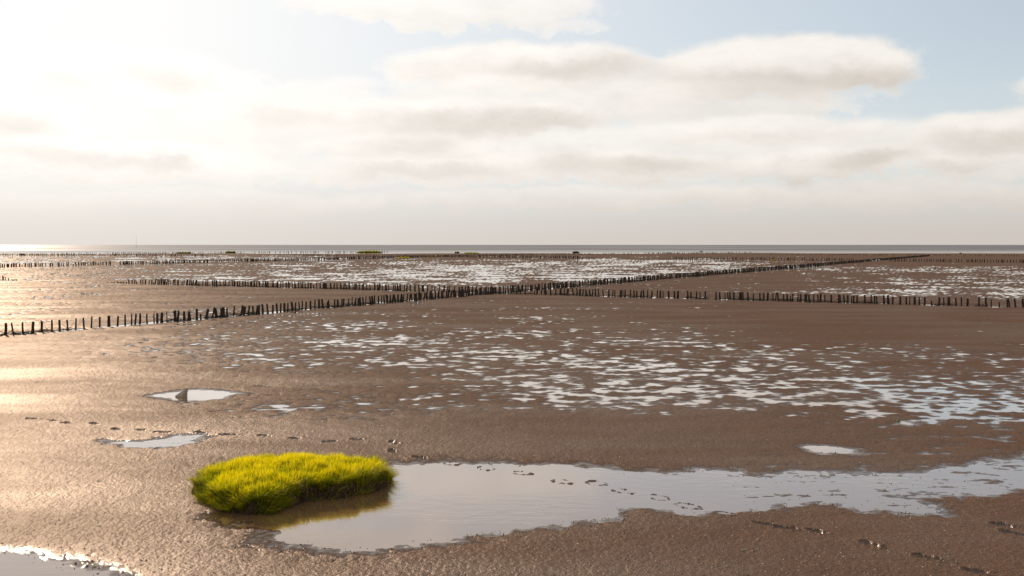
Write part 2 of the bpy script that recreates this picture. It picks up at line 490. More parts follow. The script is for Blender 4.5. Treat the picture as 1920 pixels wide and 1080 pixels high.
def mat_sea():
    m, b, o = material('sea_water')
    geo = b.new('ShaderNodeNewGeometry'); pos = geo.outputs['Position']
    s = b.new('ShaderNodeSeparateXYZ'); b.t.links.new(pos, s.inputs[0])
    st = b.new('ShaderNodeVectorMath', operation='MULTIPLY'); b.put(st.inputs[0], pos); st.inputs[1].default_value = (.18, 1.0, 1.0)
    lanes = b.noise(st.outputs[0], .006, 4, .6)
    calm = b.m('MAXIMUM', b.step(s.outputs[1], 640, 820, 1.0, 0.0), b.step(lanes, .54, .62))
    wav = b.noise(st.outputs[0], .16, 5, .65)
    bs = b.new('ShaderNodeBump'); b.put(bs.inputs['Height'], wav)
    bs.inputs['Distance'].default_value = 1.6
    b.put(bs.inputs['Strength'], b.add(.03, b.mul(b.sub(1.0, calm), .12)))
    ro = b.add(.08, b.mul(b.sub(1.0, calm), .20))
    df = b.new('ShaderNodeBsdfDiffuse'); df.inputs[0].default_value = (.066, .050, .042, 1)
    gl = b.new('ShaderNodeBsdfGlossy'); b.put(gl.inputs['Roughness'], ro); b.put(gl.inputs['Normal'], bs.outputs[0])
    mx = b.new('ShaderNodeMixShader'); b.put(mx.inputs[0], b.add(.27, b.mul(calm, .48)))
    b.t.links.new(df.outputs[0], mx.inputs[1]); b.t.links.new(gl.outputs[0], mx.inputs[2])
    b.t.links.new(mx.outputs[0], o.inputs[0])
    return m

def mat_wood():
    m, b, o = material('weathered_wood')
    tcn = b.new('ShaderNodeTexCoord'); geo = b.new('ShaderNodeNewGeometry')
    st = b.new('ShaderNodeVectorMath', operation='MULTIPLY'); b.put(st.inputs[0], tcn.outputs['Object']); st.inputs[1].default_value = (1, 1, .12)
    oi = b.new('ShaderNodeObjectInfo')
    gr = b.noise(st.outputs[0], 60, 4, .6)
    pl = b.noise(geo.outputs['Position'], .9, 3, .6)
    c = b.mix(gr, (.018, .013, .010), (.060, .042, .030))
    c = b.mix(b.mul(b.step(pl, .5, .68), .5), c, (.030, .034, .016))
    c = b.mix(b.mul(oi.outputs['Random'], .35), c, (.055, .035, .024))
    principled(b, o, c, .72, 1.4, bump(b, gr, .012, .8), .3)
    return m

def mat_simple(name, c0, c1, scale, rough, bd=.01, spec=None, obj=False):
    m, b, o = material(name)
    geo = b.new('ShaderNodeNewGeometry')
    n = b.noise(geo.outputs['Position'], scale, 5, .6)
    principled(b, o, b.mix(b.step(n, .3, .7), c0, c1), rough, 1.45, bump(b, n, bd, .8), spec)
    return m

def mat_grass(name, warm=0.0):
    m, b, o = material(name)
    at = b.new('ShaderNodeVertexColor'); at.layer_name = 'tint'
    d = b.new('ShaderNodeBsdfDiffuse'); b.put(d.inputs[0], at.outputs[0])
    t = b.new('ShaderNodeBsdfTranslucent')
    tc_ = b.new('ShaderNodeVectorMath', operation='MULTIPLY'); b.put(tc_.inputs[0], at.outputs[0]); tc_.inputs[1].default_value = (1.5, 1.35, .35)
    b.put(t.inputs[0], tc_.outputs[0])
    mx = b.new('ShaderNodeMixShader'); mx.inputs[0].default_value = .68
    b.t.links.new(d.outputs[0], mx.inputs[1]); b.t.links.new(t.outputs[0], mx.inputs[2])
    g = b.new('ShaderNodeBsdfGlossy'); g.inputs['Roughness'].default_value = .45
    g.inputs[0].default_value = (.8, .8, .7, 1)
    mx2 = b.new('ShaderNodeMixShader'); mx2.inputs[0].default_value = .035
    b.t.links.new(mx.outputs[0], mx2.inputs[1]); b.t.links.new(g.outputs[0], mx2.inputs[2])
    b.t.links.new(mx2.outputs[0], o.inputs[0])
    return m

M_MUD = mat_mud(); M_WATER = mat_water(); M_SEA = mat_sea(); M_WOOD = mat_wood()
M_SOIL = mat_simple('dark_soil', (.030, .018, .010), (.070, .043, .025), 18, .95, .03, .05)
M_GRASS = mat_grass('marsh_grass')
M_TWIG = mat_simple('twig_bark', (.020, .015, .011), (.060, .043, .030), 20, .8, .004, .2)
M_STONE = mat_simple('stone', (.30, .225, .15), (.44, .345, .24), 14, .62, .03, .35)
M_SHELL = mat_simple('shell', (.42, .34, .25), (.66, .57, .45), 60, .5, .002)
M_CRUMB = mat_simple('mud_crumb', (.090, .056, .036), (.160, .105, .070), 40, .5, .01)
M_WHITE = mat_simple('white_feather', (.72, .71, .68), (.82, .81, .79), 30, .7, .003, .2)
M_GREY = mat_simple('grey_feather', (.30, .31, .33), (.40, .41, .43), 30, .7, .003, .2)
M_BEAK = mat_simple('beak', (.55, .33, .05), (.62, .40, .07), 50, .5, .001)
M_HAZED_METAL = mat_simple('hazed_metal', (.40, .39, .38), (.52, .51, .50), 3, .6, .005)  # mast metal made paler: the haze of distance is put into its colour
M_WEED = mat_simple('seaweed', (.10, .12, .008), (.22, .22, .015), 40, .55, .004)
M_DARKROCK = mat_simple('dark_rock', (.03, .026, .022), (.07, .06, .05), 3, .7, .03)

# ------------------------------------------------------------------ object helpers
def link(name, me, mat, parent=None, loc=(0, 0, 0), smooth=False):
    if mat is not None and not me.materials: me.materials.append(mat)
    o = bpy.data.objects.new(name, me)
    col.objects.link(o)
    o.location = loc
    if parent is not None: o.parent = parent
    return o

def tag(o, label=None, cat=None, group=None, kind=None):
    if label: o['label'] = label
    if cat: o['category'] = cat
    if group: o['group'] = group
    if kind: o['kind'] = kind
    return o

def np_mesh(name, V, faces, smooth=True):
    """V (n,3) array, faces (m,k) int array with one polygon size"""
    V = np.asarray(V, np.float32); faces = np.asarray(faces, np.int32)
    me = bpy.data.meshes.new(name)
    me.vertices.add(len(V)); me.vertices.foreach_set('co', V.ravel())
    k = faces.shape[1]
    me.loops.add(faces.size); me.loops.foreach_set('vertex_index', faces.ravel())
    me.polygons.add(len(faces))
    me.polygons.foreach_set('loop_start', np.arange(0, faces.size, k, dtype=np.int32))
    me.polygons.foreach_set('use_smooth', np.full(len(faces), smooth))
    me.update(calc_edges=True)
    return me

def bm_mesh(name, bm, smooth=False):
    me = bpy.data.meshes.new(name)
    bmesh.ops.recalc_face_normals(bm, faces=bm.faces)
    bm.to_mesh(me); bm.free()
    if smooth:
        for p in me.polygons: p.use_smooth = True
    return me

# ------------------------------------------------------------------ mud flat
t_in = np.arange(-.60, .6001, 1.25 / 1013.0)
edge = np.linspace(.60, 1.5, 70)[1:]
tx = np.concatenate([-edge[::-1], t_in, edge])
Ys = np.concatenate([np.linspace(460.6, 470, 24)[:-1], np.arange(470, 1112, 1.0), np.geomspace(1112, 2900, 70)])
yd = F * H / (Ys - HZ)
gx = (yd[:, None] * tx[None, :]); gy = np.repeat(yd[:, None], len(tx), 1)
PX = 960 + F * gx / gy; PY = np.repeat(Ys[:, None], len(tx), 1)
# dryness on a coarse lattice, then interpolated
ri = np.linspace(0, len(Ys) - 1, 180); ci = np.linspace(0, len(tx) - 1, 170)
cX = np.interp(ci, np.arange(len(tx)), 960 + F * tx); cY = np.interp(ri, np.arange(len(Ys)), Ys)
DC = dryness(*np.meshgrid(np.clip(cX, -250, 2150), cY))
tmp = np.stack([np.interp(np.arange(len(tx)), ci, r) for r in DC])
DD = np.stack([np.interp(np.arange(len(Ys)), ri, tmp[:, j]) for j in range(len(tx))], 1)
Z = mud_height(gx.ravel(), gy.ravel(), PX.ravel(), PY.ravel(), DD.ravel())
nr, nc = gx.shape
idx = np.arange(nr * nc).reshape(nr, nc)
q = np.stack([idx[1:, :-1], idx[1:, 1:], idx[:-1, 1:], idx[:-1, :-1]], -1).reshape(-1, 4)
me = np_mesh('mud_flat', np.stack([gx.ravel(), gy.ravel(), Z], 1), q)
mud = link('mud_flat', me, M_MUD)
tag(mud, 'brown wet granular mud flat with boot marks, drying between shallow puddles', 'mud flat', kind='structure')
Zg = Z.reshape(nr, nc)
def ground_z(x, y):
    Yp = HZ + F * H / y
    r = int(np.clip(np.searchsorted(Ys, Yp), 0, nr - 1)); c = int(np.clip(np.searchsorted(tx, x / y), 0, nc - 1))
    return float(Zg[r, c])

# ------------------------------------------------------------------ water
def sheet(name, rects, mat, label, cat, z=0.0):
    V, Fc = [], []
    for x0, x1, y0, y1 in rects:
        n = len(V)
        V += [(x0, y0, z), (x1, y0, z), (x1, y1, z), (x0, y1, z)]
        Fc.append((n, n + 1, n + 2, n + 3))
    o = link(name, np_mesh(name, V, Fc, False), mat)
    tag(o, label, cat, kind='structure')
    return o
ra, rb, rc, rd = -10.3, -7.4, 26.6, 29.8
sheet('shallow_water', [(-800, 800, rd, 540), (-800, ra, 23.6, rd), (rb, 800, 23.6, rd), (ra, rb, 23.6, rc)], M_WATER,
      'shallow tide water lying in patches over the mud flat', 'water')
sheet('puddle', [(ra, rb, rc, rd)], M_WATER, 'small pale puddle around the wedge shaped stone', 'puddle')
sheet('tidal_pool', [(-5.2, 14, 13.2, 19.6)], M_WATER, 'long shallow pool reaching from the grass tussock across the mud', 'pool')
sheet('puddle', [(-14, -5.25, 8, 14.6), (-5.25, -3.2, 8, 13.15)], M_WATER, 'grey puddle with crumbly pale rim, cut off by the picture edge', 'puddle')
sheet('puddle', [(5.4, 7.2, 19.9, 21.6)], M_WATER, 'lone lens shaped puddle in bare mud beyond the long pool', 'puddle')
sheet('puddle', [(7.3, 16, 19.62, 21.6)], M_WATER, 'broken film of water on the mud beyond the long pool', 'puddle')
sheet('puddle', [(-9.2, -6.2, 20.6, 22.6)], M_WATER, 'thin bluish puddle beside the trail of boot marks', 'puddle')
sheet('sea', [(-80000, 80000, 540, 80000)], M_SEA, 'calm grey sea along the horizon', 'sea')

# ------------------------------------------------------------------ grass tussock
TUS = wpoly([(366, 930), (385, 946), (420, 958), (470, 965), (512, 962), (542, 950), (562, 941), (600, 938), (650, 933),
    (692, 925), (720, 912), (733, 899), (722, 893), (690, 894), (640, 890), (580, 886), (520, 888), (460, 893), (410, 904), (376, 917)])
cxy = np.mean(np.array(TUS), 0)
root = bpy.data.objects.new('grass_tussock', None); col.objects.link(root)
root.location = (cxy[0], cxy[1], 0)
tag(root, 'thick bright green marsh grass tussock standing at the edge of the long pool', 'grass tussock')
st = .035
ax = np.arange(min(p[0] for p in TUS) - .2, max(p[0] for p in TUS) + .2, st)
ay = np.arange(min(p[1] for p in TUS) - .2, max(p[1] for p in TUS) + .2, st)
SX, SY = np.meshgrid(ax, ay)
def soil_top(x, y):
    s = -sdf(TUS, x, y) + .05 * pn(x / .3, y / .3, 50) + .02 * pn(x / .09, y / .09, 51)
    rise = sstep(s, -.03, .10)
    return rise * (.21 + .06 * sstep(s, .1, .8) + .015 * pn(x / .5, y / .5, 52)) - .06 * (1 - rise), s
SZ, SS = soil_top(SX, SY)
a, c = SX.shape
keep = (SS > -.12)
ii = np.arange(a * c).reshape(a, c)
qq = np.stack([ii[:-1, :-1], ii[:-1, 1:], ii[1:, 1:], ii[1:, :-1]], -1)
km = keep[:-1, :-1] & keep[:-1, 1:] & keep[1:, 1:] & keep[1:, :-1]
qq = qq[km]
used, inv_ = np.unique(qq, return_inverse=True)
Vv = np.stack([SX.ravel() - cxy[0], SY.ravel() - cxy[1], SZ.ravel()], 1)[used]
link('soil_bank', np_mesh('soil_bank', Vv, inv_.reshape(-1, 4)), M_SOIL, root)

def blades(name, P, nrm, length, width, lean, tint, root_shade):
    """P base points, nrm outward lean direction (2d), arrays"""
    n = len(P)
    th = rng.random(n) * 2 * np.pi
    side = np.stack([np.cos(th), np.sin(th), np.zeros(n)], 1)
    dirv = np.stack([nrm[:, 0], nrm[:, 1], np.zeros(n)], 1)
    ts = np.array([0, .4, .75, 1.0]); ws = np.array([1, .85, .5, 0.0])
    V = []
    for t, w in zip(ts, ws):
        ctr = P + dirv * (lean * length * t ** 1.7)[:, None]
        ctr[:, 2] += length * (t - .42 * np.minimum(lean, 1.5) * t ** 2.2)
        if w > 0:
            V += [ctr - side * (width * w * .5)[:, None], ctr + side * (width * w * .5)[:, None]]
        else:
            V += [ctr]
    V = np.stack(V, 1)                                   # n,7,3
    base = (np.arange(n) * 7)[:, None]
    T = np.array([[0, 1, 3], [0, 3, 2], [2, 3, 5], [2, 5, 4], [4, 5, 6]])
    Fc = (base[:, :, None] + T[None]).reshape(-1, 3)
    me = np_mesh(name, V.reshape(-1, 3), Fc)
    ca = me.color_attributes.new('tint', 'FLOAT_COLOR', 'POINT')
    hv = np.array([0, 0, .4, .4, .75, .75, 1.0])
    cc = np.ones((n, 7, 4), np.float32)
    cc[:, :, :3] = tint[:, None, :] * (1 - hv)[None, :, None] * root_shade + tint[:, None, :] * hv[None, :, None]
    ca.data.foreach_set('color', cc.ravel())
    return me

def scatter(poly, n, margin):
    xs = [p[0] for p in poly]; ys = [p[1] for p in poly]
    x = rng.uniform(min(xs), max(xs), n); y = rng.uniform(min(ys), max(ys), n)
    s = -sdf(poly, x, y)
    k = s > margin
    return x[k], y[k], s[k]

def grad_out(poly, x, y):
    e = .03
    s = sdf(poly, x, y)
    gx_ = sdf(poly, x + e, y) - s; gy_ = sdf(poly, x, y + e) - s
    l = np.hypot(gx_, gy_) + 1e-9
    return np.stack([gx_ / l, gy_ / l], 1)

x, y, s = scatter(TUS, 92000, -.01)
zz, _ = soil_top(x, y)
cl1 = pn(x / .22, y / .22, 60); cl2 = pn(x / .22, y / .22, 61); cl3 = pn(x / .6, y / .6, 62)
# the bank facing the pool is undercut and bare, the lobe next to it is overgrown to the foot
bare = sstep(x, gp(530, 945).x, gp(575, 938).x) * (1 - sstep(y, gp(640, 928).y, gp(640, 912).y))
dens = (rng.random(len(x)) < np.clip(.82 + .25 * cl1, .3, 1)) & ((s > .10) | (rng.random(len(x)) > bare * .93))
x, y, s, zz, cl1, cl2, cl3 = [v[dens] for v in (x, y, s, zz, cl1, cl2, cl3)]
n = len(x)
rim = 1 - sstep(s, .0, .38)
outw = grad_out(TUS, x, y)
rnd = np.stack([cl1, cl2], 1) * .55 + rng.normal(0, .45, (n, 2))
dirn = outw * (rim * 1.25)[:, None] + rnd * .8
ln_ = np.hypot(dirn[:, 0], dirn[:, 1]) + 1e-6
lean = np.clip(ln_ * (.26 + .50 * rim), .02, 1.15)
dirn /= ln_[:, None]
length = (.205 + .012 * cl3 + .02 * cl1) * rng.uniform(.6, 1.25, n)
width = rng.uniform(.005, .0105, n)
hue = np.clip(.58 + .12 * cl3 + .16 * cl1 + rng.normal(0, .26, n), 0, 1)
g0 = np.array([.200, .265, .004]); g1 = np.array([.600, .550, .006])
hue = np.clip((hue - .5) * 1.25 + .58 - .38 * rim, 0, 1)
tint = g0[None] * (1 - hue[:, None]) + g1[None] * hue[:, None]
straw = rng.random(n) < .06
tint = np.where(straw[:, None], np.array([[.42, .30, .12]]) * rng.uniform(.5, 1.1, (n, 1)), tint)
P = np.stack([x - cxy[0], y - cxy[1], np.maximum(zz, -.02) - .01], 1)
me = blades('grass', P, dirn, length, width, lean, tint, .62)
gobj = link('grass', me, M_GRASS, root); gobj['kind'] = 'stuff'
# long loose stems round the rim, some dead and straw pale
x, y, s = scatter(TUS, 5200, -.02)
k = s < .16; x, y, s = x[k], y[k], s[k]
zz, _ = soil_top(x, y); n = len(x)
d2 = grad_out(TUS, x, y) + rng.normal(0, .5, (n, 2)); d2 /= np.hypot(d2[:, 0], d2[:, 1])[:, None]
pale = rng.random(n) < .42
tint = np.where(pale[:, None], np.array([[.42, .30, .15]]), np.array([[.15, .17, .02]])) * rng.uniform(.6, 1.2, (n, 1))
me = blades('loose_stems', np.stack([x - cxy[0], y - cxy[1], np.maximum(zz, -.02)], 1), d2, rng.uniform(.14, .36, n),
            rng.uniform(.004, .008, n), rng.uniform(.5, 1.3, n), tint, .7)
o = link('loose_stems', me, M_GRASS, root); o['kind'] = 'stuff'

# ------------------------------------------------------------------ far grass clumps on the old post rows
def far_clump(X, Y, wpx, hpx, label, dark=False, yel=False):
    p = gp(X, Y); s_ = p.y / F
    w, h, dep = wpx * s_, hpx * s_, wpx * s_ * .35
    e = bpy.data.objects.new('grass_clump', None); col.objects.link(e); e.location = (p.x, p.y, 0)
    tag(e, label, 'grass clump', 'grass clumps on the far post rows')
    n = 900
    a = rng.random(n) * 2 * np.pi; r = np.sqrt(rng.random(n))
    bx, by = np.cos(a) * r * w / 2, np.sin(a) * r * dep / 2
    dm = np.sqrt(np.clip(1 - r ** 4, 0.05, 1)) * (1 + .25 * pn(bx / (w * .2) + X, by, 70))
    g = np.array([.07, .08, .018]) if dark else (np.array([.34, .32, .02]) if yel else np.array([.21, .23, .03]))
    tt = g[None] * rng.uniform(.5, 1.4, (n, 1))
    dv = np.stack([np.cos(a), np.sin(a)], 1)
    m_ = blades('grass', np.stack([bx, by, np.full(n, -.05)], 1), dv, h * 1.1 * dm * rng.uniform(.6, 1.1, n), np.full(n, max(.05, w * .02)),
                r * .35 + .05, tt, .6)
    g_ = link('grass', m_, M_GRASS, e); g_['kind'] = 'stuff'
    bm = bmesh.new(); bmesh.ops.create_icosphere(bm, subdivisions=3, radius=1)
    for v in bm.verts:
        v.co = Vector((v.co.x * w * .46, v.co.y * dep * .46, v.co.z * h * .55 - .02))
        v.co *= 1 + .12 * math.sin(v.co.x * 5 / w * 3 + X) 
    link('soil_mound', bm_mesh('soil_mound', bm, True), M_SOIL, e)
far_clump(345, 475.6, 30, 3.6, 'flat green grass clump where two far post rows meet')
far_clump(432, 473.8, 20, 3.6, 'small rounded green grass clump on a far post row in open water')
far_clump(693, 473.4, 50, 3.8, 'longest green grass clump at the end of a far post row by the water')
far_clump(757, 484.3, 27, 3.0, 'low yellowish grass clump at the foot of a far post row', yel=True)
far_clump(812, 481.8, 14, 2.6, 'little yellowish grass clump where the far rows join', yel=True)
far_clump(884, 476.3, 34, 3.2, 'long low green grass clump alone beyond the far post row')
far_clump(857, 473.8, 10, 2.2, 'tiny dark grass clump beside the long low green one', dark=True)
far_clump(1080, 474.4, 13, 4.0, 'tall dark rounded grass clump on the outermost post row', dark=True)
far_clump(1452, 488.3, 9, 3.0, 'single yellow green grass clump among thin posts beyond the gulls', yel=True)

# ------------------------------------------------------------------ posts
def post_mesh(k, sides=8, segs=4):
    r = random.Random(100 + k)
    bm = bmesh.new()
    rings = []
    bend = (r.uniform(-.03, .03), r.uniform(-.03, .03))
    flat = r.uniform(.65, 1.0); ph = r.random() * 6
    cut = r.uniform(-.5, .5); cd = r.random() * 6
    zs = [-.3] + [i / segs for i in range(segs + 1)]
    jit = [r.uniform(.85, 1.15) for _ in range(sides)]
    for zi in zs:
        ring = []
        for s_ in range(sides):
            a = 2 * math.pi * s_ / sides
            rad = .5 * jit[s_] * (1.08 - .16 * max(zi, 0)) * r.uniform(.93, 1.07)
            lx, ly = math.cos(a) * rad, math.sin(a) * rad * flat
            z_ = zi
            if zi == 1: z_ = 1 + cut * .10 * math.cos(a - cd) + r.uniform(-.035, .03)
            wob = math.sin(max(zi, 0) * 2.6)
            ring.append(bm.verts.new((lx * math.cos(ph) - ly * math.sin(ph) + bend[0] * wob * 6, lx * math.sin(ph) + ly * math.cos(ph) + bend[1] * wob * 6, z_)))
        rings.append(ring)
    for i in range(len(rings) - 1):
        for s_ in range(sides):
            bm.faces.new((rings[i][s_], rings[i][(s_ + 1) % sides], rings[i + 1][(s_ + 1) % sides], rings[i + 1][s_]))
    t = bm.verts.new((0, 0, .97))
    for s_ in range(sides):
        bm.faces.new((rings[-1][s_], rings[-1][(s_ + 1) % sides], t))
    return bm_mesh('wooden_post', bm)
POSTS = [post_mesh(k) for k in range(12)]
for m_ in POSTS: m_.materials.append(M_WOOD)

# every post as a record: place, height, thickness, tilt, which stretch
recs = []
def row(P, Q, spacing, hgt, tag_, double=0.0, miss=0.0, thick=(.095, .165), ramp=None, tilt=4.0, hj=.08, skip=None):
    ex, ey = Q.x - P.x, Q.y - P.y
    L = math.hypot(ex, ey); ex /= L; ey /= L
    t = 0.0
    while t < L:
        t += spacing * random.uniform(.62, 1.4)
        if random.random() < miss: continue
        for j in range(2 if random.random() < double else 1):
            off = random.uniform(-.07, .07) + (.38 * random.choice((-1, 1)) if j else 0)
            tt = t + (random.uniform(-.16, .16) if j else 0)
            x_ = P.x + ex * tt - ey * off; y_ = P.y + ey * tt + ex * off
            X_ = 960 + F * x_ / y_
            if skip and skip(X_): continue
            h_ = hgt * random.uniform(1 - hj, 1 + hj)
            if random.random() < .03: h_ *= random.uniform(.45, .8)
            if ramp: h_ *= ramp(X_)
            d_ = random.uniform(*thick)
            recs.append([x_, y_, h_, d_, R(random.gauss(0, tilt)), R(random.gauss(0, tilt)), tag_, X_])

# exact stand of the first posts of the long row
first = [(10,5.5),(25.5,3.2),(44,4.2),(61,4.6),(78,4.2),(97,3.4),(112,4.0),(127.5,3.4),(142,3.2),(158,3.6),(171,3.0),(187,3.8),(204,6.2),(220,3.6),
    (235,3.4),(247,2.8),(253.5,3.6),(262,4.2),(276,3.6),(289,2.4),(295,4.4),(303,4.8),(313,2.2)]
vx = (A1.x - A0.x, A1.y - A0.y)
for X_, wpx in first:
    k_ = (X_ - 960) / F
    tpar = (k_ * A0.y - A0.x) / (vx[0] - k_ * vx[1])
    x_, y_ = A0.x + vx[0] * tpar, A0.y + vx[1] * tpar
    recs.append([x_, y_, .55 * random.uniform(.95, 1.06), wpx * y_ / F, R(random.gauss(0, 3)), R(random.gauss(0, 3)), 'A', X_])
row(A0, A1, .38, .57, 'A', double=.22, tilt=4.5, skip=lambda X: X < 322 and X > -2)
def rampB(X):
    if X < 215: return .16
    if X < 240: return .32
    if X < 290: return .72
    return 1.0
def rampB0(X):
    return 1.0 if X < 5 else (.7 if X < 12 else (.45 if X < 20 else .2))
row(B0, B1, .37, .58, 'B', double=.30, miss=.02, tilt=3.6, ramp=lambda X: rampB0(X) if X < 60 else rampB(X),
    skip=lambda X: 32 < X < 200 or 930 < X < 968)
for r_ in recs:
    if r_[6] == 'B': r_[6] = 'BL' if r_[7] < 950 else 'BR'
for r_ in recs:
    if r_[6] == 'BL' and r_[2] < .30 and r_[7] < 300: r_[6] = 'ST'
def far_row(X0, Y0, X1, Y1, sp, hgt, thick=(.08, .15), miss=.1, ramp=None, double=.1):
    thick = (thick[0] * 1.45, thick[1] * 1.45); hgt *= 1.22
    row(gp(X0, Y0), gp(X1, Y1), sp * .9, hgt, 'F', double=double, miss=miss, thick=thick, ramp=ramp, tilt=4)
far_row(-60, 503.3, 840, 481.6, .62, .60, (.11, .2))
far_row(840, 481.4, 1000, 478.3, .7, .55)
far_row(1000, 478.3, 1410, 474.4, 1.1, .55, (.12, .2), .35)
far_row(-60, 480.3, 340, 475.9, 1.0, .75, (.12, .22))
far_row(340, 475.9, 725, 472.9, 1.3, .7, (.12, .25), .2)
far_row(-40, 479.2, 408, 480.2, .62, .62, (.10, .18), ramp=lambda X: 1 if X < 385 else .5)
far_row(520, 480.2, 845, 482.2, .72, .55, (.09, .16), .15, ramp=lambda X: 1 if X > 545 else .4)
far_row(845, 482.4, 1112, 485.4, .62, .72, (.12, .2), .12, ramp=lambda X: 1 if X < 1085 else .5)
far_row(1232, 486.0, 1600, 489.4, .66, .62, (.10, .18), .12, ramp=lambda X: 1 if X > 1262 else .4)
far_row(1664, 490.4, 2050, 494.4, .60, .62, (.11, .2), .08)
far_row(1210, 475.6, 1345, 476.4, 1.0, .45, (.15, .25), .2)
far_row(1440, 477.6, 2040, 481.6, 1.0, .5, (.12, .22), .35)

# largest in the picture stay single things, the rest is one mass
vis = [r_ for r_ in recs if r_[6] != 'F' and -8 < r_[7] < 1928]
def size(r_): return (r_[2] * F / r_[1]) * (r_[3] * F / r_[1]) ** .3
key = sorted([r_ for r_ in vis if not (r_[6] == 'A' and r_[7] > 955)], key=size, reverse=True)[:300]
keyset = set(map(id, key))
LAB = {'A': ('dark weathered wooden post in the long diagonal row, short of the crossing', 'posts of the long diagonal row'),
       'BL': ('dark wooden post in the cross row beyond the diagonal row, towards its stump end', 'posts of the cross row beyond the diagonal'),
       'BR': ('dark wooden post in the cross row leaving the crossing on the pool side', 'posts of the cross row on the pool side'),
       'ST': ('worn down wooden stump at the broken end of a cross row', 'worn stumps at the end of the cross row')}
for r_ in key:
    x_, y_, h_, d_, t1, t2, tg, X_ = r_
    o = bpy.data.objects.new('wooden_post' if tg != 'ST' else 'post_stump', random.choice(POSTS)); col.objects.link(o)
    o.location = (x_, y_, ground_z(x_, y_) - .01)
    o.rotation_euler = (t1, t2, random.random() * 6.28)
    o.scale = (d_, d_, h_)
    lab, grp = LAB[tg]
    tag(o, lab, 'post', grp)
# far posts: one mesh from six sided shafts
V, Fc = [], []
for r_ in recs:
    if id(r_) in keyset: continue
    x_, y_, h_, d_, t1, t2, tg, X_ = r_
    n0 = len(V); a0 = random.random()
    for zi, rr in ((-.15, .5), (h_, .44)):
        for s_ in range(6):
            a = a0 + s_ * math.pi / 3
            V.append((x_ + math.cos(a) * d_ * rr + math.tan(t2) * zi, y_ + math.sin(a) * d_ * rr - math.tan(t1) * zi, zi + (random.uniform(-.04, .04) if zi > 0 else 0)))
    for s_ in range(6):
        Fc.append((n0 + s_, n0 + (s_ + 1) % 6, n0 + 6 + (s_ + 1) % 6, n0 + 6 + s_))
    Fc.append((n0 + 6, n0 + 7, n0 + 8, n0 + 9)); Fc.append((n0 + 9, n0 + 10, n0 + 11, n0 + 6))
o = link('wooden_posts', np_mesh('wooden_posts', V, Fc, False), M_WOOD)
tag(o, 'distant rows of dark wooden posts crossing the far mud flat', 'posts', kind='stuff')

# ------------------------------------------------------------------ brushwood remains between the posts
V, Fc = [], []
def twig(p, d, L, r):
    d = d.normalized(); s = d.cross(Vector((.3, .2, 1))).normalized(); u = d.cross(s)
    n0 = len(V)
    bendv = Vector((random.gauss(0, .08), random.gauss(0, .08), random.gauss(0, .06))) * L
    for t, k in ((0, 1), (.5, .8), (1, .4)):
        c_ = p + d * (L * t) + bendv * (4 * t * (1 - t))
        for a in (0, 2.09, 4.19):
            V.append(c_ + s * math.cos(a) * r * k + u * math.sin(a) * r * k)
    for i in (0, 3):
        for j in range(3):
            Fc.append((n0 + i + j, n0 + i + (j + 1) % 3, n0 + i + 3 + (j + 1) % 3, n0 + i + 3 + j))
def brush(P, Q, dens, tmax, amp=1.0):
    e = (Q - P); L = min(e.length, tmax); e = e.normalized(); s = Vector((-e.y, e.x, 0))
    nn = int(L * dens)
    for _ in range(nn):
        t = random.random() * L
        keepv = float(pn(np.array([t / 2.2]), np.array([.3 + dens]), 80)[0])
        if keepv < -.3: continue
        p = P + e * t + s * random.gauss(0, .22); p.z = ground_z(p.x, p.y) + abs(random.gauss(.0, .045)) * amp
        dv = e * random.choice((-1, 1)) * random.uniform(.4, 1) + s * random.gauss(0, .35) + Vector((0, 0, abs(random.gauss(.02, .16))))
        twig(p, dv, random.uniform(.2, .75), random.uniform(.006, .017))
brush(A0, A1, 34, 140)
brush(gp(330, 534.2), B1, 26, 200)
o = link('brushwood', np_mesh('brushwood', [tuple(v) for v in V], Fc, False), M_TWIG)
tag(o, 'low dark remains of brushwood twigs between the feet of the post rows', 'brushwood', kind='stuff')

# ------------------------------------------------------------------ stone in its puddle
p = gp(341, 744)
bm = bmesh.new()
pts = [(-.185, .0, -.05), (-.178, .0, .03), (.02, -.14, -.05), (.03, -.145, .015), (.10, -.05, -.05), (.12, .10, -.05), (-.02, .2, -.05),
       (.172, -.01, .262), (.155, .05, .245), (.05, .03, .165), (-.07, .02, .085), (.05, .17, .10), (-.10, .12, .05)]
for c_ in pts: bm.verts.new(c_)
bmesh.ops.convex_hull(bm, input=bm.verts)
bmesh.ops.subdivide_edges(bm, edges=bm.edges, cuts=2, use_grid_fill=True)
for v in bm.verts:
    nz = pn(np.array([v.co.x * 14 + v.co.z * 9]), np.array([v.co.y * 14 + v.co.z * 5]), 90)[0]
    v.co += v.co.normalized() * .006 * float(nz)
o = link('stone', bm_mesh('stone', bm), M_STONE, loc=(p.x, p.y, 0))
tag(o, 'wedge shaped brown stone standing in a small pale puddle', 'stone')

